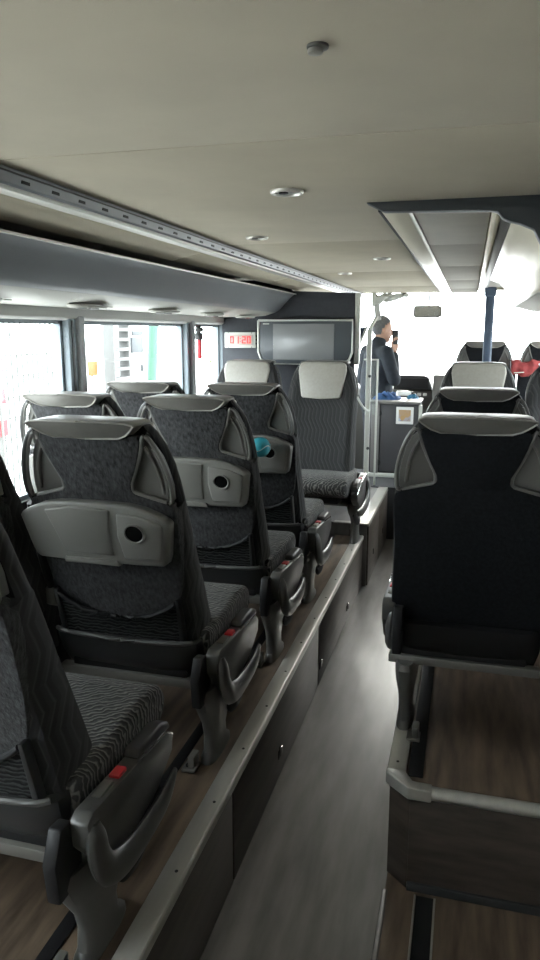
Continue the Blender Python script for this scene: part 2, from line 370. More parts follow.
# ceiling lights
def ceiling_light(x, y, lab, r=0.043):
    t = empty('ceiling_light', (x, y, CZ)); tag(t, lab, 'ceiling light', 'round ceiling spotlights')
    bm = bmesh.new(); n = 28
    prof = [(r, 0.0), (r, -0.004), (r*0.93, -0.008), (r*0.80, -0.008), (r*0.74, -0.003), (r*0.72, 0.0)]
    obj('ring', loft([[(c*math.cos(2*math.pi*k/n), c*math.sin(2*math.pi*k/n), z) for k in range(n)] for c, z in prof], False), 'strip', t)
    obj('lens', disc((0, 0, -0.0035), (0, 0, 1), r*0.75, 0.003, 24), 'offwhite', t)
    obj('lamp_core', disc((-r*0.2, 0, -0.0065), (0, 0, 1), r*0.28, 0.003, 16), 'dark', t)
    return t
ceiling_light(-0.469, 1.88, 'nearest round chrome-ringed ceiling spotlight over the aisle')
ceiling_light(-0.795, 2.727, 'round ceiling spotlight close to the slotted rail, the nearer of two there')
ceiling_light(-0.433, 3.64, 'round ceiling spotlight over the aisle, second from the camera')
ceiling_light(-0.755, 4.489, 'farther round ceiling spotlight close to the slotted rail')
kb = empty('ceiling_knob', (-0.203, 0.969, CZ)); tag(kb, 'small grey knob on the bare ceiling near the camera', 'sensor')  # a plain round ceiling knob, no sensing device
obj('knob_base', disc((0, 0, 0), (0, 0, -1), 0.014, 0.004, 20, 0.001), 'mid', kb)
obj('knob_cap', disc((-0.003, 0, -0.004), (0, 0, -1), 0.010, 0.006, 20, 0.002), 'leather', kb)

# ------------------------------------------------------------ luggage racks
lk = empty('luggage_rack', (XL, -2.6, 1.84)); tag(lk, 'long grey overhead luggage rack above the left windows', 'luggage rack')
def rk(name, pts, y0, y1, m, par, bv=0.002):
    o = obj(name, prism(pts, y0, y1, lambda u, v, w: (u, w, v), bv), m, par); o.location = -Vector(par.location); return o
face = [(-1.372, 1.868), (-1.345, 1.884), (-1.30, 1.93), (-1.265, 1.966), (-1.235, 1.990), (-1.222, 1.994), (-1.226, 2.000), (-1.245, 2.000), (-1.29, 1.965), (-1.36, 1.895), (-1.385, 1.88)]
rk('rack_face', face, -2.6, 5.18, 'rack', lk)
rk('rack_edge', [(-1.226, 2.000), (-1.218, 1.998), (-1.218, 1.990), (-1.226, 1.990)], -2.6, 5.18, 'steel', lk, 0.001)
rk('rack_underside', [(-1.372, 1.868), (-1.45, 1.846), (-1.55, 1.838), (XL, 1.838), (XL, 1.852), (-1.55, 1.852), (-1.45, 1.86), (-1.375, 1.878)], -2.6, 5.18, 'rack_under', lk)
rk('rack_shelf', [(XL, 1.905), (-1.34, 1.905), (-1.34, 1.915), (XL, 1.915)], -2.6, 5.18, 'dark', lk, 0)
rk('rack_back', [(XL, 1.85), (XL+.005, 1.85), (XL+.005, 2.1), (XL, 2.1)], -2.6, 5.18, 'lowwall', lk, 0)
def service_unit(x, y, z, lab, group):
    t = empty('service_unit', (x, y, z)); tag(t, lab, 'air vent', group)
    n = 24; prof = [(1.0, 0.0), (1.0, -0.006), (0.9, -0.013), (0.62, -0.013), (0.55, -0.006), (0.5, -0.004)]
    obj('housing', loft([[(c*0.06*math.cos(2*math.pi*k/n), c*0.13*math.sin(2*math.pi*k/n), zz) for k in range(n)] for c, zz in prof]), 'rack_under', t)
    obj('nozzle', disc((0, 0.05, -0.004), (0, 0, -1), 0.02, 0.014, 16, 0.003), 'mid', t)
    obj('nozzle', disc((0, -0.05, -0.004), (0, 0, -1), 0.02, 0.014, 16, 0.003), 'mid', t)
    obj('button', box(-0.012, 0.012, 0.15, 0.19, -0.006, 0.0, 0.003), 'offwhite', t)
    return t
for i, y in enumerate((1.98, 2.70, 3.46, 4.18, 4.85)):
    service_unit(-1.50, y, 1.8375, 'oval air and light unit under the left luggage rack, %s from the camera' % ('first', 'second', 'third', 'fourth', 'fifth')[i], 'service units under the left rack')

rkR = empty('luggage_rack', (XR, 2.15, 1.87)); tag(rkR, 'glossy pale overhead luggage rack on the right behind the dark bulkhead', 'luggage rack')
RE = 4.9
rk('rack_cove', [(0.040, 2.115), (0.040, 2.056), (0.052, 2.050), (0.060, 2.060), (0.072, 2.085), (0.072, 2.115)], 2.15, 6.88, 'rack_white', rkR)
rk('rack_channel', [(0.072, 2.115), (0.072, 2.085), (0.10, 2.075), (0.112, 2.075), (0.112, 2.115)], 2.15, 6.88, 'rack', rkR)
fr = [(0.098, 2.052), (0.104, 2.058), (0.125, 2.054), (0.165, 2.038), (0.198, 2.005), (0.220, 1.96), (0.245, 1.905), (0.262, 1.893),
      (0.252, 1.885), (0.236, 1.895), (0.208, 1.955), (0.188, 1.995), (0.158, 2.026), (0.122, 2.042)]
rk('rack_face', fr, 2.15, RE, 'rack_white', rkR)
rk('rack_underside', [(0.252, 1.885), (0.262, 1.893), (0.36, 1.868), (0.50, 1.862), (XR, 1.875), (XR, 1.862), (0.50, 1.850), (0.36, 1.856)], 2.15, RE, 'rack_under', rkR)
rk('rack_shelf', [(0.25, 1.91), (XR, 1.91), (XR, 1.92), (0.25, 1.92)], 2.15, RE, 'dark', rkR, 0)
rk('rack_end', [(0.12, 2.05), (0.16, 2.035), (0.195, 2.005), (0.22, 1.955), (0.25, 1.893), (0.36, 1.860), (0.50, 1.854), (XR, 1.868), (XR, 2.11), (0.12, 2.11)], RE, RE+0.012, 'rack_white', rkR)
for i, y in enumerate((3.3, 4.05, 4.65)):
    service_unit(0.47, y, 1.849, 'oval air and light unit under the right luggage rack, %s from the bulkhead' % ('first', 'second', 'third')[i], 'service units under the right rack')

# ------------------------------------------------------------ seats
K = 0.27
def yr(z): return K*(1.125-z)
def bkm(u, v, w): return (u, yr(v)+w, v)        # (lateral, height, offset from the rear plane) -> local
def mirr(h): return h + [(-x, z) for x, z in reversed(h) if abs(x) > 1e-6]
MC = {}
def part(name, key, fn, m, parent):
    if key not in MC: MC[key] = finish(fn())
    return obj(name, MC[key], m, parent)
def f_back():
    zs = [(0.25, .235, .00, .15), (0.30, .245, .00, .17), (0.42, .248, .00, .165), (0.55, .245, .00, .15), (0.68, .240, .00, .135), (0.80, .238, .00, .12), (0.875, .236, .0, .11),
          (0.885, .235, .045, .105), (0.94, .231, .045, .10), (1.00, .221, .042, .10), (1.05, .205, .038, .10), (1.09, .184, .03, .098), (1.115, .165, .025, .09), (1.127, .145, .035, .075)]
    rings = []
    for z, w, d0, d1 in zs:
        bo = 0.022 if z < 0.9 else 0.018*(1.13-z)/0.23
        t = d1-d0
        half = [(0, d0), (w*.5, d0), (w*.86, d0), (w*.965, d0+.10*t), (w, d0+.38*t), (w*.99, d0+.72*t), (w*.93, d1+bo*.4), (w*.82, d1+bo), (w*.68, d1+bo*.6), (w*.5, d1), (0, d1-.004)]
        ring = half + [(-x, d) for x, d in reversed(half[1:-1])]
        rings.append([bkm(x, z, d) for x, d in ring])
    return loft(rings)
def f_plush(table):
    h = [(0, 1.09), (.150, 1.09), (.158, 1.075), (.145, 1.03), (.128, .985), (.108, .945), (.106, .925), (.118, .913), (.16, .902), (.212, .889), (.230, .880), (.236, .86), (.236, .80), (.232, .70)]
    if table: h += [(.222, .62), (.205, .555), (.175, .515), (.13, .490), (.07, .478), (0, .475)]
    else: h += [(.236, .60), (.240, .50), (.238, .42), (.225, .40), (0, .385)]
    pts = mirr(h[:1]+h[1:]); 
    return prism(pts, -0.004, 0.05, bkm, 0.006, 2)
def f_cap():
    h = [(0, 1.134), (.10, 1.134), (.142, 1.132), (.160, 1.126), (.162, 1.120), (.150, 1.108), (.128, 1.091), (.102, 1.080), (0, 1.077)]
    return prism(mirr(h), -0.016, 0.085, lambda u, v, w: bkm(u, v, w - (0.030*(v-1.085)/.045 if w < 0 else 0)), 0.004, 2)
def f_recess(s):
    h = [(.098, .902), (.098, .955), (.120, .99), (.138, 1.035), (.150, 1.08), (.165, 1.082), (.185, 1.062), (.202, 1.03), (.214, .985), (.222, .94), (.221, .895), (.19, .888)]
    return prism([(s*x, z) for x, z in h], 0.022, 0.05, bkm, 0.003)
def f_rim(s):
    p = [(.110, .930), (.112, .952), (.129, .99), (.150, 1.04), (.164, 1.085), (.178, 1.086), (.196, 1.06), (.214, 1.015), (.226, .965), (.229, .92), (.223, .893), (.20, .895), (.165, .904), (.126, .915), (.113, .921), (.110, .930)]
    p = [(s*x, yr(z)+0.006, z) for x, z in p]
    return tube(smooth_path(p, 3), 0.0065, 8)
def f_fin(s):
    p = [(.160, 1.055), (.182, 1.015), (.194, .97), (.200, .915)]
    return tube(smooth_path([(s*x, yr(z)+0.016, z) for x, z in p], 4), 0.0055, 8)
def f_fin2(s):
    p = [(.186, 1.055), (.203, 1.01), (.212, .96), (.214, .905)]
    return tube(smooth_path([(s*x, yr(z)+0.014, z) for x, z in p], 4), 0.0045, 8)
def f_caprim():
    h = [(0, 1.132), (.10, 1.132), (.142, 1.130), (.160, 1.125), (.161, 1.119), (.149, 1.108), (.127, 1.092), (.101, 1.082), (0, 1.079)]
    q = mirr(h); q.append(q[0])
    return tube([bkm(x, z, -0.016-0.030*(z-1.085)/.045) for x, z in q], 0.0028, 6)
def f_handle(s):
    p = [(.158, 1.108, .02, .008), (.183, 1.092, .014, .0105), (.206, 1.058, .010, .011), (.224, 1.01, .008, .011), (.235, .955, .008, .011), (.239, .91, .012, .011), (.236, .87, .022, .010)]
    p = smooth_path(p, 4)
    return tube([(s*x, yr(z)+d, z) for x, z, d, r in p], [q[3] for q in p], 10)
def tbm(u, v, w): return bkm(u-.012, v, w)
def f_table():
    h = [(0, .892), (.11, .889), (.165, .878), (.205, .862), (.235, .846), (.240, .834), (.232, .785), (.222, .728), (.214, .706), (.20, .696), (.12, .694), (0, .694)]
    return prism(mirr(h), -0.046, 0.004, tbm, 0.012, 3)
def f_leaf():
    return prism([(-.150, .862), (-.105, .722), (.050, .722), (.052, .81), (.062, .872), (-.06, .876)], -0.052, -0.030, tbm, 0.006, 3)
def f_lip(): return prism([(-.115, .690), (-.112, .710), (.062, .708), (.066, .689)], -0.054, -0.02, tbm, 0.004)
def f_wing(): return prism([(.082, .864), (.165, .855), (.222, .832), (.212, .755), (.20, .716), (.085, .716), (.074, .79)], -0.0525, -0.030, tbm, 0.008, 3)
def f_cup():
    n = 24; rings = []
    for r_, d in ((.034, -.052), (.034, -.057), (.030, -.058), (.027, -.055)):
        rings.append([tbm(.132+r_*math.cos(2*math.pi*k/n), .803+r_*.92*math.sin(2*math.pi*k/n), d) for k in range(n)])
    return loft(rings, False)
def f_cuphole():
    n = 24
    return loft([[tbm(.132+.0275*math.cos(2*math.pi*k/n), .803+.0253*math.sin(2*math.pi*k/n), d) for k in range(n)] for d in (-.050, -.0545)])
def f_net():
    bm = bmesh.new(); nx, nz = 24, 6; V = []
    for i in range(nx+1):
        u = i/nx*2-1; x = u*.198; top = .497 + .060*abs(u)**3; col = []
        for j in range(nz+1):
            z = .415+(top-.415)*j/nz
            col.append(bm.verts.new(bkm(x, z, -0.016-0.010*(1-u*u)*(j/nz))))
        V.append(col)
    for i in range(nx):
        for j in range(nz): bm.faces.new((V[i][j], V[i+1][j], V[i+1][j+1], V[i][j+1]))
    bmesh.ops.solidify(bm, geom=bm.faces[:], thickness=0.004)
    return bm
def f_elastic():
    p = []
    for i in range(25):
        u = i/24*2-1; z = .502+.060*abs(u)**3
        p.append(bkm(u*.198, z, -0.020-0.014*(1-u*u)-.002*math.sin(i*1.7)))
    return tube(p, 0.0075, 8)
def f_post(s): return prism([(s*.196, .41), (s*.214, .41), (s*.212, .575), (s*.200, .575)], -0.026, 0.01, bkm, 0.004)
def f_cover():
    rings = []
    for z, w, d0 in ((.280, .228, .0), (.290, .240, -.016), (.335, .248, -.026), (.395, .252, -.030), (.412, .250, -.026), (.420, .244, -.012)):
        h = [(0, d0-.004), (w*.6, d0-.002), (w*.88, d0+.004), (w*.97, d0+.02), (w, d0+.055), (w*.99, .10), (w*.6, .11), (0, .11)]
        ring = h + [(-x, d) for x, d in reversed(h[1:-1])]
        rings.append([bkm(x, z, d) for x, d in ring])
    return loft(rings)
def f_covertrim():
    p = smooth_path([bkm(x, z, d) for x, z, d in ((-.235, .424, -.018), (-.19, .420, -.033), (0, .413, -.037), (.19, .420, -.033), (.235, .424, -.018))], 4)
    return tube(p, 0.0075, 8)
def f_cushion(a):
    pr_ = [(.22, .32), (.22, .445), (.36, .438), (.50, .452), (.60, .457), (.665, .445), (.700, .405), (.692, .355), (.65, .325), (.50, .31)]
    return prism(pr_, -a*.238, a*.268, lambda u, v, w: (w, u, v), 0.028, 3)
def f_pan(): return box(-.205, .205, .20, .60, .27, .322, .012)
def f_beam(): return box(-.246, .246, .185, .225, .256, .286, .005)
def f_beam2(): return tube([(-.246, .47, .255), (.246, .47, .255)], .018, 12)
def f_pad():
    h = [(0, 1.128), (.13, 1.127), (.158, 1.112), (.164, 1.07), (.150, .99), (.135, .905), (.125, .892), (0, .885)]
    return prism(mirr(h), 0.085, 0.122, bkm, 0.012, 3)
def f_pedestal(a, drop):
    lev = [(-drop, .285, .105, .030), (-drop+.012, .285, .103, .029), (.03-drop*.6, .280, .078, .024), (.08, .280, .070, .024), (.13, .288, .090, .028), (.175, .305, .135, .036), (.215, .310, .165, .040), (.25, .300, .170, .040), (.27, .29, .150, .034)]
    rings = []
    for z, yc, hd, hx in lev:
        rings.append([(a*.266+hx*math.copysign(abs(math.cos(t))**.7, math.cos(t)), yc+hd*math.copysign(abs(math.sin(t))**.7, math.sin(t)), z) for t in [2*math.pi*k/20 for k in range(20)]])
    return loft(rings)
def f_foot(a, drop):
    b = box(a*.228-.022, a*.228+.022, .125, .185, -drop, -drop+.012, .003); box(a*.228-.004, a*.228+.018, .135, .185, -drop+.010, -drop+.05, .004, b); return b
def f_bolt(a, drop): return disc((a*.221, .145, -drop+.012), (0, 0, 1), .007, .006, 8)
def f_pocket(a):
    p = smooth_path([(a*.296, .325, .155, .012), (a*.300, .345, .125, .020), (a*.302, .41, .125, .026), (a*.300, .50, .165, .022), (a*.296, .57, .20, .010)], 4)
    return tube([q[:3] for q in p], [q[3] for q in p], 10, 0.5)
def f_console(a):
    p = [(.165, .330), (.160, .390), (.185, .405), (.37, .390), (.55, .378), (.60, .345), (.595, .300), (.50, .248), (.36, .225), (.24, .240)]
    return prism(p, a*.280, a*.326, lambda u, v, w: (w, u, v), 0.008, 2)
def f_armpad(a):
    p = [(.40, .388), (.412, .408), (.54, .404), (.585, .385), (.592, .364)]
    return prism(p, a*.281, a*.322, lambda u, v, w: (w, u, v), 0.008, 3)
def f_padline(a): return tube([(a*.325, .39, .388), (a*.327, .55, .376), (a*.322, .60, .342)], .003, 6)
def f_button(a): return box(a*.303-.013, a*.303+.013, .315, .355, .388, .401, .003)
def f_ctrl(a): return box(a*.303-.011, a*.303+.011, .235, .295, .395, .404, .002)
def f_lever(a):
    p = smooth_path([(a*.322, .190, .375, .018), (a*.328, .185, .345, .031), (a*.332, .190, .295, .033), (a*.334, .225, .242, .036), (a*.334, .30, .213, .036), (a*.334, .41, .205, .032), (a*.332, .52, .212, .027), (a*.326, .605, .235, .010)], 4)
    return tube([q[:3] for q in p], [q[3] for q in p], 12, 0.55)
def f_hinge(a): return prism([(.11, .235), (.10, .33), (.13, .395), (.17, .39), (.20, .31), (.205, .23)], a*.252, a*.284, lambda u, v, w: (w, u, v), 0.006)
def f_farm(a):
    p = smooth_path([(-a*.252, yr(.86)+.03, .86, .020), (-a*.256, yr(.78)+.03, .78, .026), (-a*.256, yr(.62)+.035, .62, .026), (-a*.254, yr(.56)+.04, .555, .022)], 3)
    return tube([q[:3] for q in p], [q[3] for q in p], 10, 0.7)
def f_fpivot(a): return prism([(yr(.5)+.00, .50), (yr(.5)+.0, .56), (yr(.5)+.06, .555), (yr(.5)+.065, .51), (yr(.5)+.03, .485)], -a*.238, -a*.272, lambda u, v, w: (w, u, v), 0.006)
def f_bracket(a): return box(-.20, .20, .22, .50, .20, .27, .01)
def f_wleg(a, drop):
    b = box(-.03, .03, .21, .26, -drop, .25, .008); box(-.03, .03, .44, .49, -drop, .25, .008, b); return b

def seat(loc, rz, a, table, aisle, label, group, drop=0.0, tuck=0.0, leaf=True, dark=False, fabric='zig', name='coach_seat'):  # dark: backlit variant, its shade put into panel and cover colours
    t = empty(name, loc, rz); tag(t, label, 'seat', group)
    back = part('backrest', 'back'+fabric, f_back, fabric, t)
    part('back_panel', 'plush%d%d' % (table, dark), lambda: f_plush(table), 'plush_shaded' if dark else 'plush', back)
    part('headrest_cap', 'cap', f_cap, 'cap', back)
    part('cap_rim', 'caprim', f_caprim, 'leather', back)
    part('headrest_pad', 'pad', f_pad, 'leather', back)
    for s in (-1, 1):
        part('handle_recess', 'rec%d' % s, lambda: f_recess(s), 'recess', back)
        part('recess_rim', 'rim%d' % s, lambda: f_rim(s), 'recess', back)
        part('recess_fin', 'fin%d' % s, lambda: f_fin(s), 'recess', back)
        if s == -1 and table: part('grab_handle', 'hnd%d' % s, lambda: f_handle(s), 'handle', back)
        if s == 1: part('recess_fin', 'fin2%d' % s, lambda: f_fin2(s), 'recess', back)
    if table and leaf:
        tb = part('folding_table', 'table', f_table, 'tray', t)
        part('table_leaf', 'leaf', f_leaf, 'tray', tb); part('table_wing', 'wing', f_wing, 'tray', tb)
        part('table_lip', 'lip', f_lip, 'tray', tb); part('cup_ring', 'cup', f_cup, 'tray', tb); part('cup_hole', 'cuphole', f_cuphole, 'hole', tb)
    if table:
        nt_ = part('magazine_net', 'net', f_net, 'net', t); part('elastic_band', 'ela', f_elastic, 'black', nt_)
        for s in (-1, 1): part('net_post', 'npost%d' % s, lambda: f_post(s), 'dark', nt_)
    cv = part('lower_back_cover', 'cover%d' % dark, f_cover, 'black' if dark else 'dark', t)
    if not dark: part('cover_trim', 'ctrim', f_covertrim, 'arm', cv)
    part('seat_cushion', 'cush%d' % (a if aisle else 0), lambda: f_cushion(a if aisle else .9), 'cush', t); part('cushion_pan', 'pan', f_pan, 'black', t)
    part('crossbeam', 'beam', f_beam, 'beam', t); part('crossbeam', 'beam2', f_beam2, 'beam', t)
    if aisle:
        part('pedestal', 'ped%d%.2f' % (a, drop), lambda: f_pedestal(a, drop), 'mid', t)
        ft = part('foot_bracket', 'foot%d%.2f' % (a, drop), lambda: f_foot(a, drop), 'beam', t)
        part('bolt', 'bolt%d%.2f' % (a, drop), lambda: f_bolt(a, drop), 'black', ft)
        part('pedestal_slot', 'pock%d' % a, lambda: f_pocket(a), 'black', t)
        part('hinge_cover', 'hinge%d' % a, lambda: f_hinge(a), 'black', t)
        ar = part('armrest', 'cons%d' % a, lambda: f_console(a), 'arm', t)
        part('armrest_pad', 'apad%d' % a, lambda: f_armpad(a), 'armpad', ar)
        part('pad_edge', 'pline%d' % a, lambda: f_padline(a), 'chrome', ar)
        part('red_button', 'btn%d' % a, lambda: f_button(a), 'red', ar)
        part('control_plate', 'ctl%d' % a, lambda: f_ctrl(a), 'beam', ar)
        part('armrest_lever', 'lev%d' % a, lambda: f_lever(a), 'arm', t)
        part('folded_armrest', 'farm%d' % a, lambda: f_farm(a), 'dark', t)
        part('armrest_pivot', 'fpiv%d' % a, lambda: f_fpivot(a), 'recess', t)
    else:
        part('wall_frame', 'brk', lambda: f_bracket(a), 'black', t)
        part('leg', 'wleg%.2f' % drop, lambda: f_wleg(a, drop), 'black', t)
    for ch in t.children:
        if tuck and ch.name.split('.')[0] in ('pedestal', 'foot_bracket', 'pedestal_slot', 'hinge_cover', 'armrest', 'armrest_lever'):
            up = ch.name.split('.')[0] in ('hinge_cover', 'armrest', 'armrest_lever')
            inn = tuck+.035 if ch.name.startswith('armrest_lever') else tuck
            ch.location = (-a*inn if up else -a*(tuck+.025), 0, 0.085 if up else 0)
    return t

GL = 'left seats facing forward'
AX, WX_ = -1.02, -1.54
rowsL = [(0.985, 'front-left corner'), (1.785, ''), (2.545, ''), (3.25, '')]
labA = ['dark zigzag aisle seat cut off at the lower left, armrest with red button',
        'largest full seat back left of the aisle, grey table above a magazine net',
        'second full seat back left of the aisle, grey table partly behind the largest one',
        'third full seat back left of the aisle, turquoise ball at its grey table']
labW = ['window seat beside the cut-off lower left aisle seat, almost out of the picture',
        'window seat beside the largest seat back, at the very left edge',
        'leftmost headrest rising above the largest seat, against the wire fence window',
        'window seat headrest in front of the green pole window']
for i, (y, _) in enumerate(rowsL):
    seat((AX, y, PZ), 0, 1, True, True, labA[i], GL, leaf=i > 0)
    seat((WX_, y-(.08 if i == 1 else 0), PZ), 0, 1, True, False, labW[i], GL, leaf=i > 0)
# rear-facing pair in front of the monitor
seat((-0.945, 4.92, PZ+0.045), math.pi, -1, False, True, 'rear-facing aisle seat with pale leather headrest below the monitor', 'left seats facing the rear', drop=0.045)
seat((-1.475, 4.92, PZ+0.045), math.pi, -1, False, False, 'rear-facing window seat with pale leather headrest below the red clock', 'left seats facing the rear', drop=0.045)
# right side
GR = 'right seats facing forward'
seat((0.03, 2.15, PZ), 0, -1, False, True, 'nearest backlit, shaded seat back right of the aisle, standing on the metal-edged platform', GR, dark=True, tuck=.055)
seat((0.555, 2.15, PZ), 0, -1, False, False, 'window seat right of the nearest right seat, at the picture edge', GR, dark=True)
seat((0.045, 3.22, PZ), 0, -1, False, True, 'second backlit, shaded seat back right of the aisle, its pale cap showing over the nearest one', GR, dark=True, tuck=.055)
seat((0.57, 3.22, PZ), 0, -1, False, False, 'window seat in the second right row, mostly outside the picture', GR, dark=True)
seat((0.06, 4.80, PZ+0.05), math.pi, 1, False, True, 'rear-facing right aisle seat with grey leather headrest pad', 'right seats facing the rear', drop=0.05)
seat((0.58, 4.80, PZ+0.05), math.pi, 1, False, False, 'rear-facing right window seat beside the red jacket', 'right seats facing the rear', drop=0.05)
seat((0.12, 6.45, 0.52), 0, -1, False, True, 'farthest backlit, shaded seat back behind the ceiling post', 'front right seats', dark=True)
seat((0.64, 6.45, 0.52), 0, -1, False, False, 'farthest reddish-dark seat at the right edge beside the windscreen', 'front right seats', dark=True)

# ------------------------------------------------------------ partition, monitor, clock
pt = struct(obj('wall_partition', prism([(XL, 0.45), (-0.80, 0.45), (-0.80, 1.55), (-0.775, 1.95), (-0.775, 2.0), (-1.26, 2.02), (-1.30, 2.10), (XL, 2.10)], 5.22, 5.26, lambda u, v, w: (u, w, v), 0.004), 'partition'), 'dark blue-grey partition behind the driver')
obj('partition_post', box(-0.80, -0.765, 5.21, 5.27, 1.50, 2.0, 0.006), 'offwhite', pt)
mo = empty('monitor', (-1.15, 5.20, 1.502)); tag(mo, 'wide grey fold-down monitor with pale rim on the partition', 'monitor')
mh = [(-.345, .31), (-.345, .085), (-.325, .035), (-.285, .0), (.285, .0), (.325, .035), (.345, .085), (.345, .31)]
cp = lambda u, v, w: (u, w, v)
rim = bmesh.new()
body = obj('monitor_body', prism([(x*.985, z*.975+.004) for x, z in mh], -.045, 0.02, cp, 0.006), 'screen_edge', mo)
p = [(x, -.046, z) for x, z in mh]; p.append(p[0])
obj('rim', tube(p, 0.0085, 8), 'offwhite', mo)
obj('screen', box(-.235, .215, -.049, -.044, .03, .285, .002), 'screen', mo)
obj('logo_strip', box(-.31, -.265, -.048, -.044, .282, .290), 'offwhite', mo)
ck = empty('led_clock', (-1.65, 5.215, 1.615)); tag(ck, 'small pale-framed clock with red glowing digits on the partition', 'clock')
obj('clock_case', box(-.115, .125, -.035, 0, 0, .115, .006), 'offwhite', ck)
obj('clock_face', box(-.098, .108, -.038, -.034, .02, .095, .003), mat('clock_face', (.42, .40, .36), .4), ck)
for z in (.006, .108):
    for x in (-.085, .095): obj('screw', disc((x, -.0345, z), (0, -1, 0), .004, .003, 8), 'dark', ck)
for z in (.03, .058, .086): obj('side_button', box(.118, .130, -.03, -.012, z-.006, z+.006, .002), 'dark', ck)
led = emit('red_led', (1.0, 0.02, 0.02), 1.1)
def digit(ch, x, z, w, h, bm):
    S = {'0': 'abcdef', '1': 'bc', '2': 'abged', '3': 'abgcd'}[ch]; t = .007
    seg = {'a': (x, x+w, z+h-t, z+h), 'd': (x, x+w, z, z+t), 'g': (x, x+w, z+h/2-t/2, z+h/2+t/2), 'f': (x, x+t, z+h/2, z+h), 'e': (x, x+t, z, z+h/2), 'b': (x+w-t, x+w, z+h/2, z+h), 'c': (x+w-t, x+w, z, z+h/2)}
    for s in S: q = seg[s]; box(q[0], q[1], -.0405, -.037, q[2], q[3], 0, bm)
for ch, x in (('0', -.070), ('1', -.032), ('2', .022), ('0', .060)):
    bm = bmesh.new(); digit(ch, x, .032, .028, .052, bm); obj('digit', bm, led, ck)
bm = bmesh.new(); box(.006, .012, -.0405, -.037, .045, .051, 0, bm); box(.006, .012, -.0405, -.037, .066, .072, 0, bm); obj('colon', bm, led, ck)
# emergency hammer
hm = empty('emergency_hammer', (-1.706, 4.50, 1.56)); tag(hm, 'red emergency hammer hanging in a dark holder on the window pillar', 'hammer')
obj('hammer_handle', box(-.012, .012, -.017, .017, 0, .145, .006), 'red', hm)
obj('holder', box(-.02, .018, -.032, .028, .12, .165, .008), 'dark', hm)
obj('hammer_head', tube([(0, -.045, .185), (0, .035, .185)], [.012, .016], 10), 'dark', hm)
obj('holder_top', box(-.016, .014, -.03, .0, .16, .215, .008), 'dark', hm)

# ------------------------------------------------------------ turquoise ball hanging at the third table
tb = empty('turquoise_ball', (-0.920, 3.20, 1.203)); tag(tb, 'turquoise ball peeking out beside the second seat at the third grey table', 'ball')
obj('ball_body', sphere((0, 0, 0), .047, 24), 'turq', tb)
obj('ball_seam', tube([(.0475*math.cos(t), -.0475*math.sin(t), .012*math.sin(3*t)) for t in [2*math.pi*k/40 for k in range(41)]], .0018, 6), 'offwhite', tb)

# ------------------------------------------------------------ handrails and rack at the partition
hr = empty('handrail_post', (-0.775, 5.90, 0.45)); tag(hr, 'pale upright handrail post at the end of the left platform', 'handrail')
obj('post', box(-.028, .012, -.015, .015, 0, 1.30, .006), 'offwhite', hr)
obj('base_plate', box(-.05, .03, -.04, .04, 0, .012, .003), 'dark', hr)
for z in (.34, .93): obj('knob', sphere((.004, -.018, z), .013, 10), 'dark', hr)
obj('top_brace', tube([(-.008, 0, 1.30), (.03, .12, 1.40)], .014, 8), 'offwhite', hr)
thin = empty('glass_screen', (-0.735, 6.06, 0.45)); tag(thin, 'thin clear screen with pale edge behind the driver', 'screen')
obj('screen_pane', box(-.10, .0, -.003, .003, .60, 1.05), 'glass', thin)
obj('screen_edge', box(-.004, .012, -.006, .006, .0, 1.055, .002), 'offwhite', thin)
obj('screen_edge', box(-.11, .012, -.006, .006, 1.05, 1.062, .002), 'offwhite', thin)
lad = empty('slatted_shelf', (-0.87, 5.60, 0.45)); tag(lad, 'sloping pale-framed holder with white slats beside the monitor', 'shelf')
obj('slope_panel', prism([(-.075, 1.175), (.03, 1.175), (.095, 1.315), (-.005, 1.315)], .05, .06, cp, .002), 'bluegrey', lad)
obj('slope_rail', tube([(.098, .045, 1.32), (.03, .02, 1.14), (-.01, .0, 1.02), (-.012, .0, .0)], .010, 8), 'offwhite', lad)
obj('slope_rail', tube([(-.005, .045, 1.32), (-.075, .02, 1.15), (-.078, .0, 0.0)], .009, 8), 'offwhite', lad)
for z in (1.155, 1.105, 1.055, 1.015): obj('slat', box(-.085, .012, -.01, .03, z, z+.014, .003), 'white', lad)
hc = tag(obj('curved_handrail', tube(smooth_path([(-.905, 5.50, 1.48), (-.86, 5.56, 1.36), (-.835, 5.64, 1.24), (-.80, 5.76, 1.14), (-.775, 5.88, 1.10)], 5), .009, 8), 'offwhite'), 'thin pale curved rail bending from the shelf to the handrail post', 'handrail')

# ceiling post
cpst = empty('ceiling_post', (0.135, 6.22, 0.52)); tag(cpst, 'thick dark blue post rising from the front seats to the ceiling', 'post')
obj('post_tube', box(-.035, .035, -.03, .03, 0, 1.56, .018, None, 3), 'bluegrey', cpst)
obj('post_collar', box(-.045, .045, -.04, .04, 1.49, 1.562, .01), 'bluegrey', cpst)
obj('post_foot', box(-.055, .055, -.05, .05, 0, .02, .006), 'dark', cpst)

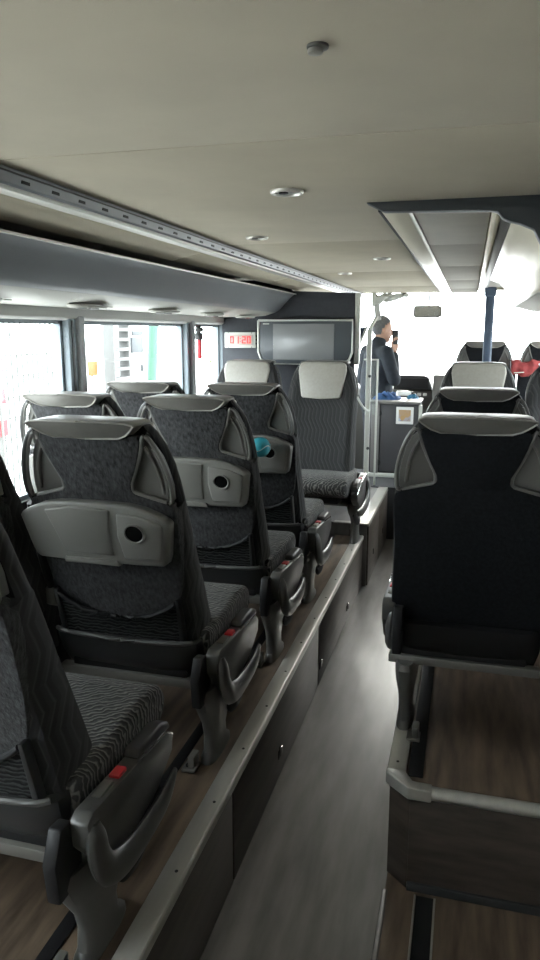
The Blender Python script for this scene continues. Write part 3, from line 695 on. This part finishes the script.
# ------------------------------------------------------------ driver cabinet with framed picture
cb = empty('driver_cabinet', (-0.6, 6.42, 0.45)); tag(cb, 'dark grey cabinet with hinged door behind the driver', 'cabinet')
obj('cabinet_body', box(-.23, .20, .02, .33, .03, .66, .004), 'cab', cb)
dr = obj('door', box(-.135, .20, 0, .02, .05, .655, .004), 'cab', cb)
for z in (.13, .575): obj('hinge', disc((-.15, -.004, z), (0, 1, 0), .028, .006, 16, .001), 'dark', cb)
obj('side_strip', box(-.215, -.145, -.012, .02, .035, .665, .006), 'cab2', cb)
obj('plinth', box(-.235, .205, -.02, .33, 0, .035, .006), 'offwhite', cb)
obj('cabinet_top', box(-.24, .21, -.03, .36, .66, .685, .006), 'cab2', cb)
obj('edge_post', box(.195, .225, -.01, .02, .10, .655, .004), 'offwhite', cb)
pf = empty('framed_picture', (-0.523, 6.418, 0.935)); tag(pf, 'small white-framed colour picture hung on the cabinet door', 'picture')
obj('frame', box(-.075, .075, -.012, 0, 0, .150, .003), 'white', pf)
pic, nt, b_ = new_mat('picture_print')
tc = nt.nodes.new('ShaderNodeTexCoord'); vo = nt.nodes.new('ShaderNodeTexVoronoi'); vo.inputs['Scale'].default_value = 28
rp = nt.nodes.new('ShaderNodeValToRGB'); e = rp.color_ramp.elements
e[0].color = (.10, .16, .34, 1); e[1].color = (.55, .58, .62, 1); n_ = e.new(.5); n_.color = (.45, .28, .12, 1); n_ = e.new(.7); n_.color = (.3, .36, .5, 1)
nt.links.new(tc.outputs['Object'], vo.inputs['Vector']); nt.links.new(vo.outputs['Color'], rp.inputs['Fac']); nt.links.new(rp.outputs['Color'], b_.inputs['Base Color'])
obj('print', box(-.052, .052, -.0135, -.011, .025, .125), pic, pf)

# things lying on the cabinet
def cloth(name, cx, cy, z, sx, sy, h, m, label, cat, seed):
    random.seed(seed); bm = bmesh.new(); n = 10; V = []
    for i in range(n+1):
        row = []
        for j in range(n+1):
            u, v = i/n*2-1, j/n*2-1
            e_ = max(0, 1-max(abs(u), abs(v))**3)
            row.append(bm.verts.new((cx+u*sx*(1-.15*abs(v)**2)+random.uniform(-.006, .006), cy+v*sy, z+.003+e_*h*(.6+.4*math.sin(i*1.9+j*1.1)))))
        V.append(row)
    for i in range(n):
        for j in range(n): bm.faces.new((V[i][j], V[i+1][j], V[i+1][j+1], V[i][j+1]))
    bmesh.ops.solidify(bm, geom=bm.faces[:], thickness=0.002)
    return tag(obj(name, bm, m), label, cat)
TZ = 1.135
cloth('blue_cloth', -.70, 6.60, TZ, .13, .11, .07, mat('blue_cloth', (.05, .13, .32), .8), 'crumpled blue cloth on the driver cabinet', 'cloth', 3)
cloth('turquoise_bag', -.475, 6.66, TZ, .055, .07, .05, mat('blue_plastic', (.03, .27, .50), .35), 'bright blue plastic bag beside the crumpled cloth', 'bag', 5)
cloth('paper_sheet', -.46, 6.50, TZ, .06, .06, .015, 'white', 'white paper sheets at the right end of the cabinet top', 'paper', 9)
pb = empty('plastic_bottle', (-.545, 6.55, TZ+.03), 0.4); tag(pb, 'small white bottle lying on the cabinet top', 'bottle')
obj('bottle_body', tube([(-.07, 0, .03), (-.065, 0, .03), (.03, 0, .03), (.05, 0, .03), (.06, 0, .03)], [.018, .024, .024, .015, .011], 14), 'white', pb)
obj('cap', tube([(.06, 0, .03), (.078, 0, .03)], .013, 12), 'dark', pb)

# ------------------------------------------------------------ dashboard, mirror, sun blind
da = empty('dashboard', (-0.6, 7.9, 0.16)); tag(da, 'dark dashboard stretching under the windscreen', 'dashboard')
obj('dash_body', prism([(.12, 0.0), (.10, .75), (.0, .88), (.02, .96), (.20, 1.03), (.60, 1.05), (.93, .98), (.93, 0)], -1.1, 0.80, lambda u, v, w: (w, u, v), .02), 'mid', da)
obj('instrument_hood', prism([(-.17, .97), (-.17, 1.10), (-.14, 1.12), (.15, 1.12), (.19, 1.10), (.23, .97)], -.06, .18, cp, .01), 'dark', da)
obj('instrument_panel', box(-.14, .20, -.07, -.055, .985, 1.09, .004), 'black', da)
for i in range(5): obj('switch', box(-.10+i*.06, -.06+i*.06, -.02, .01, .90, .93, .004), 'offwhite', da)
obj('side_console', box(.24, .50, -.05, .2, .80, 1.13, .02), 'cab2', da)
sw = empty('steering_wheel', (-1.40, 7.60, 0.16)); tag(sw, 'black steering wheel before the driver', 'steering wheel')
mt = Matrix.Translation((0, 0, .86)) @ Matrix.Rotation(R(-35), 4, 'X')
bm = tube([Vector((.23*math.cos(t), .23*math.sin(t), 0)) for t in [2*math.pi*k/40 for k in range(41)]], .016, 10, 1.0, (0, 0, 1))
for v in bm.verts: v.co = mt @ v.co
obj('rim', bm, 'black', sw)
for t in (0.3, math.pi-.3, -math.pi/2):
    bm = tube([Vector((0, 0, -.02)), Vector((.225*math.cos(t), .225*math.sin(t), 0))], .014, 8)
    for v in bm.verts: v.co = mt @ v.co
    obj('spoke', bm, 'black', sw)
obj('column', tube([mt @ Vector((0, 0, -.01)), (0, .30, .45), (0, .36, 0)], .045, 12), 'black', sw)
rm = empty('rear_view_mirror', (-0.42, 7.6, 2.18)); tag(rm, 'interior mirror hanging from a thin stem against the bright windscreen', 'mirror')
obj('stem', tube([(0, 0, .12), (0, 0, -.10), (.0, -.01, -.20)], .008, 8), 'mid', rm)
obj('stem_foot', disc((0, 0, .09), (0, 0, 1), .03, .03, 14), 'mid', rm)
obj('mirror_frame', prism([(-.14, -.19), (-.15, -.215), (-.15, -.285), (-.135, -.31), (.10, -.31), (.13, -.29), (.13, -.21), (.10, -.19)], -.03, .0, cp, .008), 'mid', rm)
obj('mirror_glass', prism([(-.128, -.20), (-.138, -.22), (-.138, -.28), (-.125, -.298), (.09, -.298), (.117, -.28), (.117, -.215), (.09, -.20)], -.034, -.030, cp), 'chrome', rm)
sv = empty('sun_blind', (-0.74, 6.84, 2.08)); tag(sv, 'crumpled pale sun blind gathered under the front ceiling edge', 'blind')
bm = bmesh.new(); random.seed(4); V = []
for i in range(15):
    x = -.15+.33*i/14; r0 = .012+.040*(1-i/14)
    V.append([bm.verts.new((x, .06*math.cos(2*math.pi*k/10)*.8, -r0*(1+.5*random.uniform(-1, 1))-.006+r0*math.sin(2*math.pi*k/10))) for k in range(10)])
for a_, b_2 in zip(V, V[1:]):
    for k in range(10): bm.faces.new((a_[k], a_[(k+1) % 10], b_2[(k+1) % 10], b_2[k]))
bm.faces.new(V[0]); bm.faces.new(V[-1][::-1])
obj('blind_roll', bm, 'offwhite', sv)
obj('blind_flap', prism([(-.135, -.06), (-.09, -.05), (-.065, -.24), (-.12, -.25)], -.01, .004, cp, .002), 'lining', sv)

# red jacket over the front window seat
jk = empty('red_jacket', (0.36, 6.40, 1.37)); tag(jk, 'folded red jacket lying across the front right seats', 'jacket')
bm = bmesh.new(); rings = []
for i in range(13):
    u = i/12; x = -.02+.24*u
    rings.append([(x, .055*math.cos(t)*(1+.12*math.sin(i*1.7)), .065+.012*math.sin(i*.9)+.062*math.copysign(abs(math.sin(t))**.7, math.sin(t))*(1+.10*math.sin(i*2.3+t))) for t in [2*math.pi*k/14 for k in range(14)]])
obj('jacket_roll', loft(rings), mat('red_fabric', (.22, .03, .03), .85, var=.3, scale=30), jk)
obj('jacket_zip', tube([(.0, -.062, .03), (.08, -.064, .035)], .004, 6), 'offwhite', jk)

# ------------------------------------------------------------ the driver
def capsule(bm, a, b_, ra, rb, n=14):
    a = Vector(a); b_ = Vector(b_); merge(bm, tube([a, a.lerp(b_, .34), a.lerp(b_, .67), b_], [ra, ra+(rb-ra)*.34, ra+(rb-ra)*.67, rb], n))
    sphere(a, ra, n, bm); sphere(b_, rb, n, bm)
def remeshed(bm, vox, smooth=4):
    me = bpy.data.meshes.new('t'); bm.to_mesh(me); bm.free()
    o = bpy.data.objects.new('tmp', me); COL.objects.link(o)
    md = o.modifiers.new('r', 'REMESH'); md.mode = 'VOXEL'; md.voxel_size = vox
    ms = o.modifiers.new('s', 'SMOOTH'); ms.iterations = smooth; ms.factor = .5
    dg = bpy.context.evaluated_depsgraph_get(); out = bpy.data.meshes.new_from_object(o.evaluated_get(dg))
    bpy.data.objects.remove(o); bpy.data.meshes.remove(me)
    for p_ in out.polygons: p_.use_smooth = True
    return out
pe = empty('person', (-0.88, 7.25, 0.16), R(-52)); tag(pe, 'person in a dark jacket standing in the driver area, hand raised to the face', 'person')
# local frame: faces +y, right hand is +x
hd = Matrix.Translation((0, .045, 1.585)) @ Euler((R(-8), 0, R(-10))).to_matrix().to_4x4()
def H(x, y, z): return hd @ Vector((x, y, z))
bm = bmesh.new()
hb = bmesh.new()
sphere((0, -.008, .035), .098, 20, hb, (.80, 1.0, 1.02)); sphere((0, .03, -.035), .075, 18, hb, (.82, .95, 1.05)); sphere((0, .068, -.085), .030, 12, hb, (1.1, .9, .8))
capsule(hb, (0, .098, .015), (0, .112, -.022), .010, .016, 10)           # nose
for s in (-1, 1):
    sphere((s*.082, -.005, -.005), .030, 12, hb, (.35, .75, 1.1))         # ear
    sphere((s*.032, .083, .028), .016, 10, hb, (1.2, .6, .55))            # brow
sphere((0, .094, -.055), .018, 10, hb, (1.5, .6, .45))                    # lips
merge(bm, hb, hd)
capsule(bm, (0, .0, 1.38), (0, .03, 1.53), .060, .056)
RHa, REl, RSh = (.075, .150, 1.37), (.215, .07, 1.11), (.185, -.01, 1.375)
LHa, LEl, LSh = (-.235, .13, .90), (-.255, -.02, 1.10), (-.185, -.01, 1.375)
capsule(bm, (0, 0, 1.25), (0, .0, 1.34), .11, .085); capsule(bm, (0, 0, .92), (0, 0, 1.22), .135, .13)
for s in (-1, 1):
    capsule(bm, (s*.09, 0, .92), (s*.10, .01, .50), .082, .058); capsule(bm, (s*.10, .01, .50), (s*.105, -.01, .09), .055, .038)
    capsule(bm, (s*.105, -.02, .045), (s*.12, .14, .035), .042, .034)
for sh, el, ha in ((RSh, REl, RHa), (LSh, LEl, LHa)):
    capsule(bm, sh, el, .052, .042); capsule(bm, el, ha, .040, .027)
def hand(bm, wrist, d, side, curl):
    # palm along d from the wrist; fingers fan across 'side'
    w = Vector(wrist); d = Vector(d).normalized(); s = Vector(side); s = (s-d*s.dot(d)).normalized(); nrm = d.cross(s)
    for k in range(4):
        off = (k-1.5)*.020
        base = w + d*.085 + s*off; L_ = (.068, .078, .074, .058)[k]
        capsule(bm, w + d*.02 + s*off*.8, base, .013, .011, 8)
        m1 = base + (d*math.cos(curl)+nrm*math.sin(curl))*L_*.5
        m2 = m1 + (d*math.cos(curl*2.2)+nrm*math.sin(curl*2.2))*L_*.5
        capsule(bm, base, m1, .0095, .0085, 8); capsule(bm, m1, m2, .0085, .007, 8)
    tb_ = w + d*.03 - s*.035
    capsule(bm, w + d*.015 - s*.02, tb_ + d*.02 - s*.008, .013, .011, 8); capsule(bm, tb_ + d*.02 - s*.008, tb_ + d*.055 + nrm*.018, .010, .008, 8)
hand(bm, RHa, (-.25, .05, 1), (0.2, -1, 0), .35)
hand(bm, LHa, (.05, .45, -.9), (0, 1, .4), .35)
skin = mat('skin', (.42, .24, .17), .55)
bo = obj('body', remeshed(bm, .0075), skin, pe)
# hair: cap hugging the skull from the back and top
bm = bmesh.new(); bmesh.ops.create_uvsphere(bm, u_segments=28, v_segments=18, radius=.104)
for v in bm.verts: v.co = Vector((v.co.x*.81, v.co.y*1.0-.010, v.co.z*1.02+.038))
bmesh.ops.delete(bm, geom=[v for v in bm.verts if v.co.z < -.062 or (v.co.y > -.02 and v.co.z < .005 + (v.co.y+.02)*1.05)], context='VERTS')
bmesh.ops.solidify(bm, geom=bm.faces[:], thickness=0.008)
for v in bm.verts: v.co = hd @ v.co
obj('hair', bm, mat('grey_hair', (.10, .10, .105), .8, var=.4, scale=120), bo)
# jacket
bm = bmesh.new()
capsule(bm, (0, 0, .88), (0, .0, 1.15), .165, .160); capsule(bm, (0, 0, 1.15), (0, -.005, 1.31), .160, .135)
capsule(bm, (-.165, -.01, 1.365), (.165, -.01, 1.365), .072, .072); capsule(bm, (0, -.012, 1.34), (0, -.002, 1.41), .115, .095); capsule(bm, (0, -.002, 1.40), (0, .014, 1.468), .092, .074)
for sh, el, ha in ((RSh, REl, RHa), (LSh, LEl, LHa)):
    e2 = Vector(el).lerp(Vector(ha), .88); capsule(bm, sh, el, .070, .060); capsule(bm, el, e2, .058, .042)
obj('jacket', remeshed(bm, .010, 8), mat('jacket_cloth', (.014, .019, .027), .85, var=.3, scale=25, bump=.4), bo)
bm = bmesh.new()
capsule(bm, (-.06, 0, .90), (.06, 0, .90), .125, .125)
for s in (-1, 1): capsule(bm, (s*.09, 0, .88), (s*.10, .01, .50), .098, .074); capsule(bm, (s*.10, .01, .50), (s*.105, -.01, .11), .070, .060)
obj('trousers', remeshed(bm, .012, 6), mat('trouser_cloth', (.02, .022, .03), .9), bo)
for s in (-1, 1):
    bm = bmesh.new(); capsule(bm, (s*.105, -.025, .05), (s*.122, .15, .042), .050, .042)
    for v in bm.verts: v.co.z = max(v.co.z, 0.0)
    obj('shoe', remeshed(bm, .010, 3), 'black', bo)
ph = empty('mobile_phone', pe.matrix_basis @ Vector((.062, .160, 1.47)), R(-52)); tag(ph, 'dark mobile phone held up in the hand of the person', 'phone')
obj('phone_body', box(-.004, .005, -.034, .034, -.02, .12, .003), 'black', ph)

# ------------------------------------------------------------ outside, seen through the left windows
fe = empty('wire_fence', (-6.0, 8.0, -1.25)); tag(fe, 'white welded wire mesh fence outside the left window', 'fence')
wire = mat('fence_wire', (.05, .055, .05), .6); wm = finish(box(-.008, .008, -.008, .008, 0, 4.0)); hm_ = finish(box(-.008, .008, 0, 2.15, -.008, .008))
for i in range(18):
    o = obj('vertical_wire', wm, wire, fe); o.location = (0, .02+i*.124, 0)
for i in range(9):
    o = obj('horizontal_wire', hm_, wire, fe); o.location = (.018, 0, 1.55+i*.28)
for y in (0.0, 2.15): obj('fence_post', box(-.03, .03, y-.03, y+.03, 0, 4.1, .005), 'mid', fe)
br = empty('warning_board', (-5.6, 7.62, -1.25)); tag(br, 'red and white striped board at the left edge outside the window', 'sign')
for i in range(5): obj('stripe', box(-.02, .02, 0, .25, 1.7+i*.2, 1.9+i*.2), ('red', 'white')[i % 2], br)
obj('board_post', box(-.03, .03, .10, .15, 0, 3.6, .005), 'mid', br)
ld = empty('ladder_stair', (-6.0, 11.45, -1.25)); tag(ld, 'white steel stair with close steps outside the middle window', 'stairs')
wpaint = mat('outside_white', (.085, .085, .082), .6); sgrey = mat('outside_grey', (.05, .055, .06), .6)
for y in (0.0, .58): obj('stringer', box(-.10, .10, y-.03, y+.03, 0, 4.2, .005), wpaint, ld)
for i in range(24): obj('step', box(-.10, .10, .03, .55, .1+i*.17, .16+i*.17, .004), wpaint, ld)
mc = empty('white_machine', (-6.0, 12.55, -1.25)); tag(mc, 'white machine housing with grey panel beside the green pole', 'machine')
obj('housing', box(-.6, -.02, -.28, .26, 0, 4.0, .02), 'white', mc)
obj('grey_panel', box(-.03, .02, -.24, .25, 2.60, 2.88, .01), sgrey, mc)
obj('vent_panel', box(-.03, .01, -.18, .26, 2.92, 3.0, .008), sgrey, mc)
obj('handle', box(-.03, .03, .16, .22, 2.25, 2.38, .008), sgrey, mc)
gp = tag(obj('green_pole', tube([(-6.0, 12.95, -1.25), (-6.0, 13.15, .72), (-6.0, 13.62, 4.0)], .10, 14), mat('green_paint', (.04, .11, .075), .5)), 'slanting green steel pole outside the middle window', 'pole')
os_ = empty('orange_sign', (-6.1, 11.03, -1.25)); tag(os_, 'small orange sign on a stake outside the middle window', 'sign')
obj('sign_plate', box(-.01, .01, -.15, .15, 2.26, 2.50, .004), mat('orange_paint', (.22, .075, .008), .5), os_)
obj('stake', box(-.03, -.01, -.02, .02, 0, 2.5), 'mid', os_)
tr = empty('tree', (-6.0, 18.1, -1.25)); tag(tr, 'small leafy tree outside the third left window', 'tree')
obj('trunk', tube([(0, 0, 0), (.03, .02, 1.2), (0, 0, 2.2)], [.07, .055, .03], 8), mat('bark', (.12, .08, .05), .9), tr)
random.seed(11); bm = bmesh.new()
for i in range(700):
    d = Vector((random.gauss(0, 1), random.gauss(0, 1), random.gauss(0, 1))).normalized()*random.uniform(.3, 1)**.5
    c = Vector((d.x*.55, d.y*.55, 2.35+d.z*.75)); u = Vector((random.uniform(-1, 1), random.uniform(-1, 1), random.uniform(-1, 1))).normalized(); v = u.orthogonal().normalized()
    bm.faces.new([bm.verts.new(c+u*.07), bm.verts.new(c+v*.03), bm.verts.new(c-u*.07), bm.verts.new(c-v*.03)])
obj('crown', bm, mat('leaf', (.16, .22, .09), .6), tr)
